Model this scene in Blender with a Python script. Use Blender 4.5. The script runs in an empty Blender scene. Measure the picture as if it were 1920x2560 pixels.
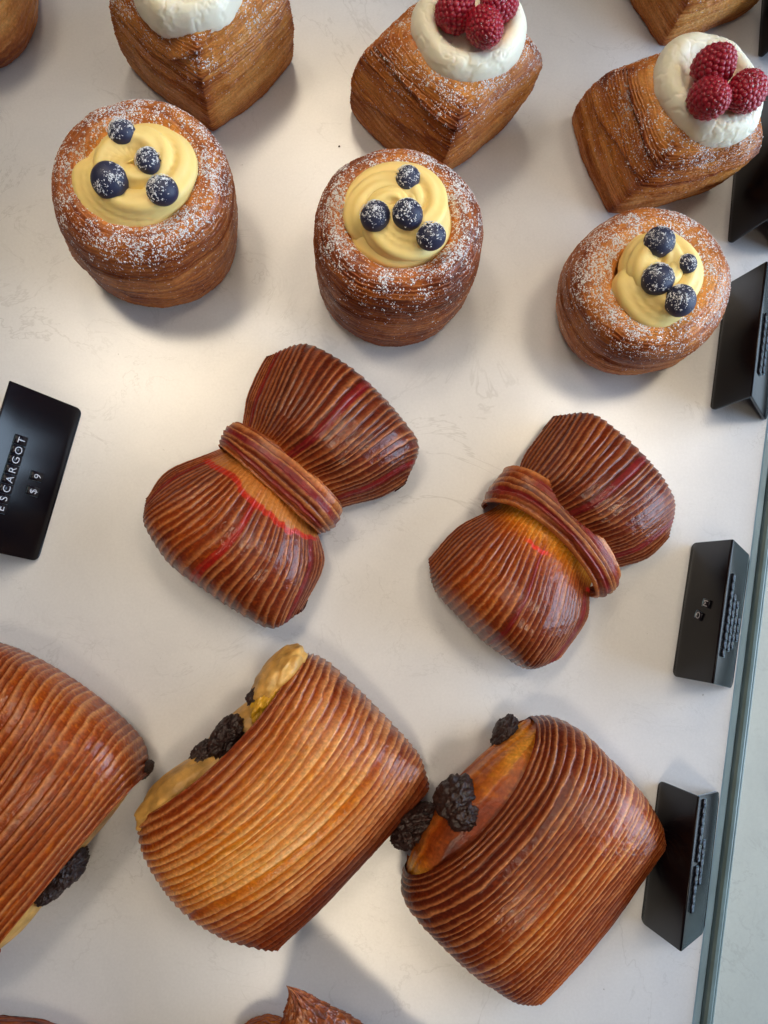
import bpy, math, random
import numpy as np
from mathutils import Vector, Matrix

rng = np.random.default_rng(7)
random.seed(7)
S = bpy.context.scene
C = bpy.data.collections.new('pastry_counter'); S.collection.children.link(C)

# ------------------------------------------------------------------ camera
# A phone held about 42 cm above the counter, looking almost straight down.
F, CX, CY = 1900.0, 960.0, 1280.0          # focal length and centre, in photo pixels (1920 x 2560)
NX, NY, CAMZ = 880.0, 1550.0, 0.42         # the point right below the phone, its height in metres
_z = np.array([-(NX - CX), (NY - CY), F]); _z /= np.linalg.norm(_z)
_x = np.array([1.0, 0, 0]); _x -= _x.dot(_z) * _z; _x /= np.linalg.norm(_x)
_y = np.cross(_z, _x)
CM = np.array([_x, _y, _z])
def at(x, y, z=0.0):
    """where the line of sight of a photo pixel meets the height z"""
    w = CM @ np.array([x - CX, -(y - CY), -F])
    return w * (z - CAMZ) / w[2] + np.array([0, 0, CAMZ])
cd = bpy.data.cameras.new('camera'); cam = bpy.data.objects.new('camera', cd); C.objects.link(cam)
cd.sensor_fit = 'VERTICAL'; cd.sensor_height = 36.0; cd.lens = 36.0 * F / 2560.0
cd.clip_start = 0.01; cd.clip_end = 50
m = Matrix([[CM[i][j] for j in range(3)] for i in range(3)]).to_4x4(); m.translation = (0, 0, CAMZ)
cam.matrix_world = m
S.camera = cam

# ------------------------------------------------------------------ light
W = bpy.data.worlds.new('World'); S.world = W; W.use_nodes = True
W.node_tree.nodes['Background'].inputs[0].default_value = (0.86, 0.90, 1.0, 1)
W.node_tree.nodes['Background'].inputs[1].default_value = 0.05
S.view_settings.view_transform = 'Standard'; S.view_settings.look = 'None'
S.view_settings.exposure = 0.10; S.view_settings.gamma = 1.0
def area(name, loc, target, sx, sy, power, color, shape='RECTANGLE'):
    l = bpy.data.lights.new(name, 'AREA'); l.shape = shape; l.size = sx
    if shape in ('RECTANGLE', 'ELLIPSE'): l.size_y = sy
    l.energy = power; l.color = color
    o = bpy.data.objects.new(name, l); C.objects.link(o); o.location = loc
    o.rotation_euler = (Vector(target) - Vector(loc)).to_track_quat('-Z', 'Y').to_euler()
    return o
area('shop_window', (1.5, 0.10, 0.52), (0, 0.05, 0.0), 1.5, 0.7, 33, (0.58, 0.77, 1.0))
area('ceiling_light', (-0.25, 0.6, 2.2), (0, 0.05, 0), 1.4, 1.2, 4, (1.0, 0.93, 0.86))
# warm pendant lamps: mirrored by the polished counter, each casting its own soft shadows
for x, y, h, r, power, tx, ty in ((-0.48, 0.63, 1.4, 0.17, 2.6, -.10, .12), (0.60, 0.45, 1.4, 0.17, 2.2, .10, .10), (0.0, -0.67, 1.4, 0.17, 2.2, .02, -.10), (-0.06, 1.20, 1.4, 0.17, 2.2, 0, .20)):
    o = area('pendant_lamp', (x, y, h), (tx, ty, 0), r * 2, r * 2, power * 0.088, (1.0, 0.84, 0.62), 'DISK'); o.data.spread = math.radians(31)

# ------------------------------------------------------------------ helpers
def srgb(r, g, b):
    c = np.array([r, g, b], float) / 255.0
    return np.where(c <= 0.04045, c / 12.92, ((c + 0.055) / 1.055) ** 2.4)
def _h(ix, iy, iz):
    n = (ix.astype(np.int64) * 374761393 + iy.astype(np.int64) * 668265263 + iz.astype(np.int64) * 2147483647 + 12345) & 0xffffffff
    n = ((n ^ (n >> 13)) * 1274126177) & 0xffffffff
    n = ((n ^ (n >> 16)) * 2246822519) & 0xffffffff
    n = n ^ (n >> 15)
    return (n & 0xffffff) / float(0xffffff)
def noise(x, y, z=0.0):
    x, y, z = np.broadcast_arrays(np.asarray(x, float), np.asarray(y, float), np.asarray(z, float))
    ix, iy, iz = np.floor(x), np.floor(y), np.floor(z)
    fx, fy, fz = x - ix, y - iy, z - iz
    fx, fy, fz = [f * f * (3 - 2 * f) for f in (fx, fy, fz)]
    r = 0
    for a in (0, 1):
        for b in (0, 1):
            for c in (0, 1):
                r = r + _h(ix + a, iy + b, iz + c) * (fx if a else 1 - fx) * (fy if b else 1 - fy) * (fz if c else 1 - fz)
    return r * 2 - 1
def fbm(x, y, z=0.0, o=3):
    r, a = 0, 1.0
    for i in range(o):
        r = r + a * noise(np.asarray(x) * 2 ** i + 17.3 * i, np.asarray(y) * 2 ** i + 5.1 * i, np.asarray(z) * 2 ** i); a *= 0.5
    return r / 1.6
def smooth(e0, e1, x):
    t = np.clip((x - e0) / (e1 - e0), 0, 1); return t * t * (3 - 2 * t)
def ramp(t, stops):
    xs = [s[0] for s in stops]; cs = np.array([s[1] for s in stops])
    return np.stack([np.interp(t, xs, cs[:, i]) for i in range(3)], -1)
def mixc(a, b, t):
    return a * (1 - t[..., None]) + b * t[..., None]

def spline(P, n, axis=0, ts=None):
    """Catmull-Rom through control points along the axis"""
    P = np.moveaxis(np.asarray(P, float), axis, 0); K = len(P)
    t = (np.linspace(0, K - 1, n) if ts is None else np.asarray(ts))
    i = np.clip(np.floor(t).astype(int), 0, K - 2); f = t - i
    E = np.concatenate([[2 * P[0] - P[1]], P, [2 * P[-1] - P[-2]]])
    p0, p1, p2, p3 = E[i], E[i + 1], E[i + 2], E[i + 3]
    f = f.reshape((-1,) + (1,) * (P.ndim - 1))
    r = 0.5 * (2 * p1 + (p2 - p0) * f + (2 * p0 - 5 * p1 + 4 * p2 - p3) * f ** 2 + (3 * p1 - p0 - 3 * p2 + p3) * f ** 3)
    return np.moveaxis(r, 0, axis)

def normals(P, closed=False):
    if closed:
        du = np.roll(P, -1, 0) - np.roll(P, 1, 0)
    else:
        du = np.gradient(P, axis=0)
    dv = np.gradient(P, axis=1)
    n = np.cross(du, dv); l = np.linalg.norm(n, axis=-1, keepdims=True); return n / np.maximum(l, 1e-12)

def mesh(name, V, faces, mat, col=None, uv=None, flat=False):
    me = bpy.data.meshes.new(name)
    V = np.asarray(V, float).reshape(-1, 3); faces = np.asarray(faces)
    me.vertices.add(len(V)); me.vertices.foreach_set('co', V.ravel())
    n, k = faces.shape
    me.loops.add(n * k); me.loops.foreach_set('vertex_index', faces.ravel().astype(np.int32))
    me.polygons.add(n); me.polygons.foreach_set('loop_start', np.arange(0, n * k, k, dtype=np.int32))
    if not flat: me.polygons.foreach_set('use_smooth', np.ones(n, bool))
    me.update(calc_edges=True)
    if col is not None:
        a = me.attributes.new('crust_colour', 'FLOAT_COLOR', 'POINT')
        c = np.ones((len(V), 4)); c[:, :3] = np.clip(np.asarray(col).reshape(-1, 3), 0, 1); a.data.foreach_set('color', c.ravel())
    if uv is not None:
        a = me.attributes.new('flow', 'FLOAT_VECTOR', 'POINT')
        c = np.zeros((len(V), 3)); c[:, :2] = np.asarray(uv).reshape(-1, 2); a.data.foreach_set('vector', c.ravel())
    me.materials.append(mat); me.validate()
    return me
def grid_faces(nu, nv, closed=False):
    i = np.arange(nu if closed else nu - 1)[:, None]; j = np.arange(nv - 1)[None, :]
    i2 = (i + 1) % nu
    return np.stack([i * nv + j, i2 * nv + j, i2 * nv + j + 1, i * nv + j + 1], -1).reshape(-1, 4)
def link(me, name, parent=None, loc=None):
    o = bpy.data.objects.new(name, me); C.objects.link(o)
    if parent is not None: o.parent = parent
    if loc is not None: o.location = loc
    return o
def thing(name, label, cat, loc=(0, 0, 0), group=None):
    o = bpy.data.objects.new(name, None); C.objects.link(o); o.location = tuple(float(v) for v in loc)
    o.empty_display_size = 0.01
    o['label'] = label; o['category'] = cat
    if group: o['group'] = group
    return o
def part(name, V, faces, mat, parent, **kw):
    V = np.asarray(V, float).reshape(-1, 3) - np.array(parent.location)
    return link(mesh(name, V, faces, mat, **kw), name, parent)

# ------------------------------------------------------------------ materials
def new_mat(name):
    mt = bpy.data.materials.new(name); mt.use_nodes = True
    return mt, mt.node_tree.nodes, mt.node_tree.links, mt.node_tree.nodes['Principled BSDF']
def add_bump(n, l, bs, specs, coord='Object', attr=None):
    """stack of noise bumps: (scale, detail, strength, distance, stretch)"""
    tc = n.new('ShaderNodeTexCoord'); prev = None
    for sc, det, st, dist, stretch in specs:
        src = tc.outputs[coord]
        if stretch and attr:
            at_ = n.new('ShaderNodeAttribute'); at_.attribute_name = attr
            mp = n.new('ShaderNodeMapping'); mp.inputs['Scale'].default_value = stretch; l.new(at_.outputs['Vector'], mp.inputs[0]); src = mp.outputs[0]
        nz = n.new('ShaderNodeTexNoise'); nz.inputs['Scale'].default_value = sc; nz.inputs['Detail'].default_value = det
        l.new(src, nz.inputs['Vector'])
        b = n.new('ShaderNodeBump'); b.inputs['Strength'].default_value = st; b.inputs['Distance'].default_value = dist
        l.new(nz.outputs['Fac'], b.inputs['Height'])
        if prev: l.new(prev.outputs[0], b.inputs['Normal'])
        prev = b
    l.new(prev.outputs[0], bs.inputs['Normal'])
def mul_noise(n, l, src, sc, lo, hi, attr=None, stretch=None):
    """multiply a colour by a grain between lo and hi"""
    nz = n.new('ShaderNodeTexNoise'); nz.inputs['Scale'].default_value = sc; nz.inputs['Detail'].default_value = 4
    if attr:
        a = n.new('ShaderNodeAttribute'); a.attribute_name = attr; mp = n.new('ShaderNodeMapping'); mp.inputs['Scale'].default_value = stretch
        l.new(a.outputs['Vector'], mp.inputs[0]); l.new(mp.outputs[0], nz.inputs['Vector'])
    else:
        tc = n.new('ShaderNodeTexCoord'); l.new(tc.outputs['Object'], nz.inputs['Vector'])
    mr = n.new('ShaderNodeMapRange'); mr.inputs[1].default_value = 0.3; mr.inputs[2].default_value = 0.7
    mr.inputs[3].default_value = lo; mr.inputs[4].default_value = hi; l.new(nz.outputs['Fac'], mr.inputs[0])
    mx = n.new('ShaderNodeVectorMath'); mx.operation = 'SCALE'; l.new(src, mx.inputs[0]); l.new(mr.outputs[0], mx.inputs['Scale'])
    return mx.outputs[0]
def crust_material(name, rough=0.38, coat=0.35, along=(60, 900, 1), grain=0.2):
    mt, n, l, bs = new_mat(name)
    a = n.new('ShaderNodeAttribute'); a.attribute_name = 'crust_colour'
    c = mul_noise(n, l, a.outputs['Color'], 1.0, 1 - grain, 1 + grain, 'flow', along)
    c = mul_noise(n, l, c, 700, 0.82, 1.2)
    l.new(c, bs.inputs['Base Color'])
    nz = n.new('ShaderNodeTexNoise'); nz.inputs['Scale'].default_value = 160; nz.inputs['Detail'].default_value = 5
    tc = n.new('ShaderNodeTexCoord'); l.new(tc.outputs['Object'], nz.inputs['Vector'])
    mr = n.new('ShaderNodeMapRange'); mr.inputs[1].default_value = 0.3; mr.inputs[2].default_value = 0.7
    mr.inputs[3].default_value = rough - 0.1; mr.inputs[4].default_value = rough + 0.18
    l.new(nz.outputs['Fac'], mr.inputs[0]); l.new(mr.outputs[0], bs.inputs['Roughness'])
    bs.inputs['Coat Weight'].default_value = coat; bs.inputs['Coat Roughness'].default_value = 0.07
    bs.inputs['Specular IOR Level'].default_value = 0.08
    add_bump(n, l, bs, [(1.0, 4, 0.3, 0.0003, along), (1000, 3, 0.45, 0.00035, None), (300, 3, 0.45, 0.0007, None)], attr='flow')
    l.new(bs.inputs['Normal'].links[0].from_socket, bs.inputs['Coat Normal'])
    return mt
M_ridge = crust_material('glazed_ridged_crust', 0.48, 0.5, (120, 1500, 1), 0.10)
M_crust = crust_material('laminated_crust', 0.44, 0.5, (45, 2600, 1), 0.15)
def plain(name, col, rough, bumps=None, sss=0.0, sssc=None, coat=0.0, grain=None):
    mt, n, l, bs = new_mat(name)
    bs.inputs['Base Color'].default_value = (*col, 1); bs.inputs['Roughness'].default_value = rough
    if grain:
        rgb = n.new('ShaderNodeRGB'); rgb.outputs[0].default_value = (*col, 1)
        l.new(mul_noise(n, l, rgb.outputs[0], *grain), bs.inputs['Base Color'])
    if sss:
        bs.inputs['Subsurface Weight'].default_value = sss; bs.inputs['Subsurface Radius'].default_value = sssc or (1, .6, .4)
        bs.inputs['Subsurface Scale'].default_value = 0.004
    bs.inputs['Coat Weight'].default_value = coat
    if bumps: add_bump(n, l, bs, bumps)
    return mt
M_cream = plain('whipped_cream', srgb(255, 246, 222), 0.45, [(170, 4, 0.16, 0.0012, None)], 0.3, (1, .8, .5))
M_custard = plain('custard', srgb(252, 221, 142), 0.48, [(120, 2, 0.12, 0.001, None)], 0.25, (1, .7, .25), 0.0)
M_sugar = plain('icing_sugar', (0.9, 0.9, 0.92), 0.8)
M_blue = plain('blueberry_skin', srgb(42, 46, 74), 0.48, [(500, 3, 0.2, 0.0003, None)], 0, None, 0.0, (260, 0.45, 1.5))
M_bluecrown = plain('blueberry_crown', srgb(24, 22, 36), 0.6)
M_rasp = plain('raspberry_flesh', srgb(164, 14, 42), 0.38, [(700, 2, 0.15, 0.0003, None)], 0.35, (1, .2, .2), 0.2, (200, 0.7, 1.3))
M_hair = plain('raspberry_fuzz', srgb(200, 120, 130), 0.6)
M_choc = plain('baked_chocolate', srgb(42, 22, 18), 0.5, [(260, 5, 0.75, 0.0016, None), (1200, 3, 0.4, 0.0004, None)], 0, None, 0.1, (400, 0.5, 1.7))
M_dough = plain('soft_inner_dough', srgb(206, 156, 80), 0.5, [(180, 5, 0.6, 0.0015, None)], 0.1, (1, .6, .3), 0.1, (110, 0.55, 1.3))
M_dough_baked = plain('baked_inner_dough', srgb(160, 82, 26), 0.5, [(180, 4, 0.4, 0.001, None)], 0.1, (1, .5, .2), 0.2, (70, 0.55, 1.4))
M_egg = plain('egg_custard_filling', srgb(200, 150, 30), 0.4, [(200, 4, 0.5, 0.001, None)], 0.2, (1, .7, .1), 0.1, (200, 0.7, 1.25))
M_red = plain('raspberry_red_dough', srgb(206, 40, 36), 0.42, [(400, 4, 0.4, 0.0006, None)], 0.1, (1, .2, .2), 0.1, (300, 0.75, 1.25))
M_sign = plain('matt_black_plate', srgb(14, 10, 15), 0.42, [(1500, 2, 0.08, 0.0002, None)], grain=(60, 0.85, 1.15))
def blue_sheen(mt, w):
    b = mt.node_tree.nodes['Principled BSDF']
    b.inputs['Sheen Weight'].default_value = w; b.inputs['Sheen Roughness'].default_value = 0.2; b.inputs['Sheen Tint'].default_value = (0.50, 0.78, 1.0, 1)  # blue window glint on the cards, put into the sheen tint
    b.inputs['Specular IOR Level'].default_value = 0.3; b.inputs['Roughness'].default_value = 0.22
blue_sheen(M_sign, 0.5)
M_tile = plain('black_letter_tile', srgb(20, 17, 26), 0.4)
blue_sheen(M_tile, 0.5)
M_letter = plain('white_lettering', srgb(196, 196, 204), 0.5)
M_mark = plain('dull_lettering', srgb(96, 112, 132), 0.5)
M_channel = plain('blue_grey_metal', srgb(150, 184, 212), 0.35, [(90, 4, 0.2, 0.001, None)], grain=(30, 0.85, 1.1))
M_glassedge = plain('grey_green_glass_edge', srgb(104, 122, 124), 0.22, [(50, 5, 0.4, 0.002, None)], grain=(40, 0.75, 1.2))

def quartz(name, base):
    mt, n, l, bs = new_mat(name)
    tc = n.new('ShaderNodeTexCoord')
    def nz(sc, det, dist=0.0, off=(0, 0, 0)):
        mp = n.new('ShaderNodeMapping'); mp.inputs['Location'].default_value = off; l.new(tc.outputs['Object'], mp.inputs[0])
        t = n.new('ShaderNodeTexNoise'); t.inputs['Scale'].default_value = sc; t.inputs['Detail'].default_value = det
        t.inputs['Distortion'].default_value = dist; t.inputs['Roughness'].default_value = 0.62; l.new(mp.outputs[0], t.inputs['Vector']); return t.outputs['Fac']
    def mr(x, a, b, c, d):
        r = n.new('ShaderNodeMapRange'); r.inputs[1].default_value = a; r.inputs[2].default_value = b; r.inputs[3].default_value = c; r.inputs[4].default_value = d
        l.new(x, r.inputs[0]); return r.outputs[0]
    def mth(op, a, b=None):
        q = n.new('ShaderNodeMath'); q.operation = op
        for i, v in enumerate((a, b)):
            if v is None: continue
            if isinstance(v, (int, float)): q.inputs[i].default_value = v
            else: l.new(v, q.inputs[i])
        return q.outputs[0]
    v1 = mth('ABSOLUTE', mth('SUBTRACT', nz(9, 6, 0.9), 0.5)); vein = mr(v1, 0.0, 0.008, 1, 0)
    patch = mr(nz(7, 3, 0, (3, 1, 0)), 0.44, 0.66, 0, .7)
    vein = mth('MULTIPLY', vein, patch)
    v2 = mth('ABSOLUTE', mth('SUBTRACT', nz(24, 5, 1.2, (5, 2, 1)), 0.5)); vein2 = mth('MULTIPLY', mr(v2, 0.0, 0.012, 1, 0), mr(nz(13, 3, 0, (8, 3, 0)), 0.48, 0.66, 0, 0.7))
    cloud = mr(nz(16, 5, 0.4, (1, 7, 2)), 0.35, 0.7, 0.0, 1.0)
    fine = mr(nz(700, 3), 0.3, 0.7, 0.965, 1.03)
    speck = mr(nz(230, 2, 0, (2, 2, 2)), 0.755, 0.80, 0, 0.5)
    dark = mth('MAXIMUM', mth('MAXIMUM', mth('MULTIPLY', vein, 0.34), mth('MULTIPLY', vein2, 0.32)), speck)
    mx = n.new('ShaderNodeMix'); mx.data_type = 'RGBA'
    mx.inputs['A'].default_value = (*base, 1); mx.inputs['B'].default_value = (*(base * np.array([.90, .905, .92])), 1); l.new(cloud, mx.inputs['Factor'])
    m2 = n.new('ShaderNodeMix'); m2.data_type = 'RGBA'; l.new(mx.outputs['Result'], m2.inputs['A']); m2.inputs['B'].default_value = (0.14, 0.13, 0.13, 1); l.new(dark, m2.inputs['Factor'])
    sc = n.new('ShaderNodeVectorMath'); sc.operation = 'SCALE'; l.new(m2.outputs['Result'], sc.inputs[0]); l.new(fine, sc.inputs['Scale'])
    l.new(sc.outputs[0], bs.inputs['Base Color'])
    l.new(mr(nz(60, 4), 0.3, 0.7, 0.285, 0.295), bs.inputs['Roughness'])
    bs.inputs['Specular IOR Level'].default_value = 0.8
    add_bump(n, l, bs, [(1400, 2, 0.05, 0.0002, None)])
    return mt
M_quartz = quartz('veined_quartz', srgb(214, 214, 217))
M_quartz2 = quartz('grey_quartz', srgb(196, 202, 198))

# ------------------------------------------------------------------ the setting
e0, e1 = at(1894, 1250), at(1731, 2560)
ed = (e1 - e0) / np.linalg.norm(e1 - e0); en = np.array([-ed[1], ed[0], 0.0])      # along the counter edge; to the right
if en[0] < 0: en = -en
def slab(name, off0, off1, z0, z1, mat, bevel=0.0005):
    A = e0 - ed * 0.9; B = e0 + ed * 0.9
    cs = [(off0, z0), (off0, z1 - bevel), (off0 + bevel, z1), (off1 - bevel, z1), (off1, z1 - bevel), (off1, z0)]
    V = [P * np.array([1, 1, 0]) + en * o + np.array([0, 0, z]) for P in (A, B) for o, z in cs]
    k = len(cs)
    me = bpy.data.meshes.new(name); fs = [(i, (i + 1) % k, k + (i + 1) % k, k + i) for i in range(k)] + [tuple(range(k)), tuple(range(2 * k - 1, k - 1, -1))]
    me.from_pydata([tuple(v) for v in V], [], fs); me.materials.append(mat); me.update()
    o = link(me, name); return o
slab('counter_top', -1.3, 0.0, -0.03, 0.0, M_quartz)['kind'] = 'structure'
slab('back_counter', 0.0112, 0.9, -0.03, -0.002, M_quartz2)['kind'] = 'structure'
gl = thing('glass_screen_channel', 'long grey-green glass edge beside a blue-grey metal strip down the right side', 'glass edge', e0)
def strip(name, off0, off1, z0, z1, mat, bevel):
    o = slab(name, off0, off1, z0, z1, mat, bevel)
    o.data.transform(Matrix.Translation(-gl.location)); o.parent = gl; return o
strip('metal_strip', 0.0003, 0.0046, -0.03, -0.0008, M_channel, 0.0008)
strip('glass_edge', 0.0047, 0.0088, -0.03, 0.003, M_glassedge, 0.0012)
strip('outer_bead', 0.0089, 0.0110, -0.03, 0.0005, M_glassedge, 0.0009)

# ------------------------------------------------------------------ crust colours
BAKE = [(0.0, srgb(234, 178, 76)), (0.2, srgb(214, 138, 36)), (0.4, srgb(182, 94, 16)), (0.6, srgb(140, 56, 12)), (0.8, srgb(104, 35, 10)), (1.0, srgb(66, 20, 9))]
CREST = [(0.0, srgb(242, 206, 134)), (0.3, srgb(228, 170, 102)), (0.6, srgb(208, 140, 84)), (1.0, srgb(162, 94, 58))]

LBAKE = [(0.0, srgb(240, 196, 130)), (0.2, srgb(226, 166, 94)), (0.4, srgb(206, 134, 64)), (0.6, srgb(174, 98, 42)), (0.8, srgb(124, 56, 25)), (1.0, srgb(78, 32, 16))]
# ------------------------------------------------------------------ icing sugar
OCT = np.array([[1, 0, 0], [-1, 0, 0], [0, 1, 0], [0, -1, 0], [0, 0, 1], [0, 0, -1]], float)
OCTF = np.array([[0, 2, 4], [2, 1, 4], [1, 3, 4], [3, 0, 4], [2, 0, 5], [1, 2, 5], [3, 1, 5], [0, 3, 5]])
def flecks(P, N, Wt, count, rmin, rmax, parent, clump=3, spread=0.0008):
    """irregular crumbs of sugar lying on a surface given by points, normals and weights"""
    P = P.reshape(-1, 3); N = N.reshape(-1, 3); w = np.maximum(Wt.ravel(), 0); w = w / w.sum()
    k = max(count // clump, 1)
    base = rng.choice(len(P), k, p=w)
    idx = np.repeat(base, clump)
    c = P[idx] + rng.normal(0, spread, (len(idx), 3))
    n = N[idx]
    d = ((c - P[idx]) * n).sum(-1, keepdims=True); c = c - n * d                  # back on to the surface
    r = rmin + (rmax - rmin) * rng.random(len(idx)) ** 2.2
    a = rng.normal(size=(len(idx), 3)); t = np.cross(n, a); t /= np.linalg.norm(t, axis=-1, keepdims=True); b = np.cross(n, t)
    sx = r * rng.uniform(0.7, 1.7, len(r)); sy = r * rng.uniform(0.6, 1.1, len(r)); sz = r * rng.uniform(0.35, 0.6, len(r))
    O = OCT[None] * rng.uniform(0.7, 1.25, (len(r), 6, 1))
    V = c[:, None] + O[..., 0:1] * (t * sx[:, None])[:, None] + O[..., 1:2] * (b * sy[:, None])[:, None] + O[..., 2:3] * (n * sz[:, None])[:, None]
    Fc = (OCTF[None] + 6 * np.arange(len(r))[:, None, None]).reshape(-1, 3)
    o = link(mesh('icing_sugar', V.reshape(-1, 3) - np.array(parent.location), Fc, M_sugar), 'icing_sugar', parent)
    o['kind'] = 'stuff'
    return o

# ------------------------------------------------------------------ ridged pastry sheets
def dome_row(A, Mp, B, H, zl, K=19, e=0.72, z0=0.0, tuck=0.10, sh=(0, 0)):
    """one ridge line: up from the table at A, over M at height H, down at B"""
    a, b, mm = at(*A, zl), at(*B, zl), at(*Mp, H)
    pts = []
    for k in range(-2, K + 2):
        if k < 0 or k >= K:
            t = (-k if k < 0 else k - K + 1) / 2.0
            s = -1 if k < 0 else 1
            x = s * (1 - tuck * t * t); z = z0 + (zl - z0) * (1 - t)
        else:
            ph = math.pi * k / (K - 1); c = -math.cos(ph)
            x = math.copysign(abs(c) ** e, c); z = zl + (H - zl) * max(math.sin(ph), 0) ** e
        xx = x
        p = mm + (b - a) / 2 * xx + (a + b - 2 * mm) / 2 * xx * xx
        pts.append([p[0] + sh[0], p[1] + sh[1], z])
    return pts
def lobe_row(Q, hs, zl, z0=0.0, e=0.62, sh=(0, 0)):
    """one ridge line of a bow: end, hump, waist, hump, end"""
    zz = [zl, hs[0], hs[1], hs[2], zl]
    W5 = np.array([at(*q, z) for q, z in zip(Q, zz)])
    ts, zs = [], []
    n = 9
    for i in range(n):
        x = 1 - math.cos(math.pi / 2 * i / (n - 1)); x = x ** (1 / 0.9)
        ts.append(x); zs.append(zl + (hs[0] - zl) * max(1 - (1 - x) ** 2.4, 0) ** (1 / 2.4))
    for i in range(1, 8):
        x = i / 7; s = x * x * (3 - 2 * x); ts.append(1 + x); zs.append(hs[0] + (hs[1] - hs[0]) * s)
    for i in range(1, 8):
        x = i / 7; s = x * x * (3 - 2 * x); ts.append(2 + x); zs.append(hs[1] + (hs[2] - hs[1]) * s)
    for i in range(1, n):
        x = math.sin(math.pi / 2 * i / (n - 1)); ts.append(3 + x); zs.append(zl + (hs[2] - zl) * max(1 - x ** 2.4, 0) ** (1 / 2.4))
    P = spline(W5, 0, ts=ts); P[:, 2] = zs
    d0 = P[3] - P[0]; d0[2] = 0; d0 /= np.linalg.norm(d0) + 1e-9
    d1 = P[-4] - P[-1]; d1[2] = 0; d1 /= np.linalg.norm(d1) + 1e-9
    pre = [[*(P[0] + d0 * 0.006)[:2], z0], [*(P[0] + d0 * 0.0015)[:2], z0 + (zl - z0) * 0.5]]
    post = [[*(P[-1] + d1 * 0.0015)[:2], z0 + (zl - z0) * 0.5], [*(P[-1] + d1 * 0.006)[:2], z0]]
    R = np.array(pre + P.tolist() + post); R[:, 0] += sh[0]; R[:, 1] += sh[1]
    return R.tolist()

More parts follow.
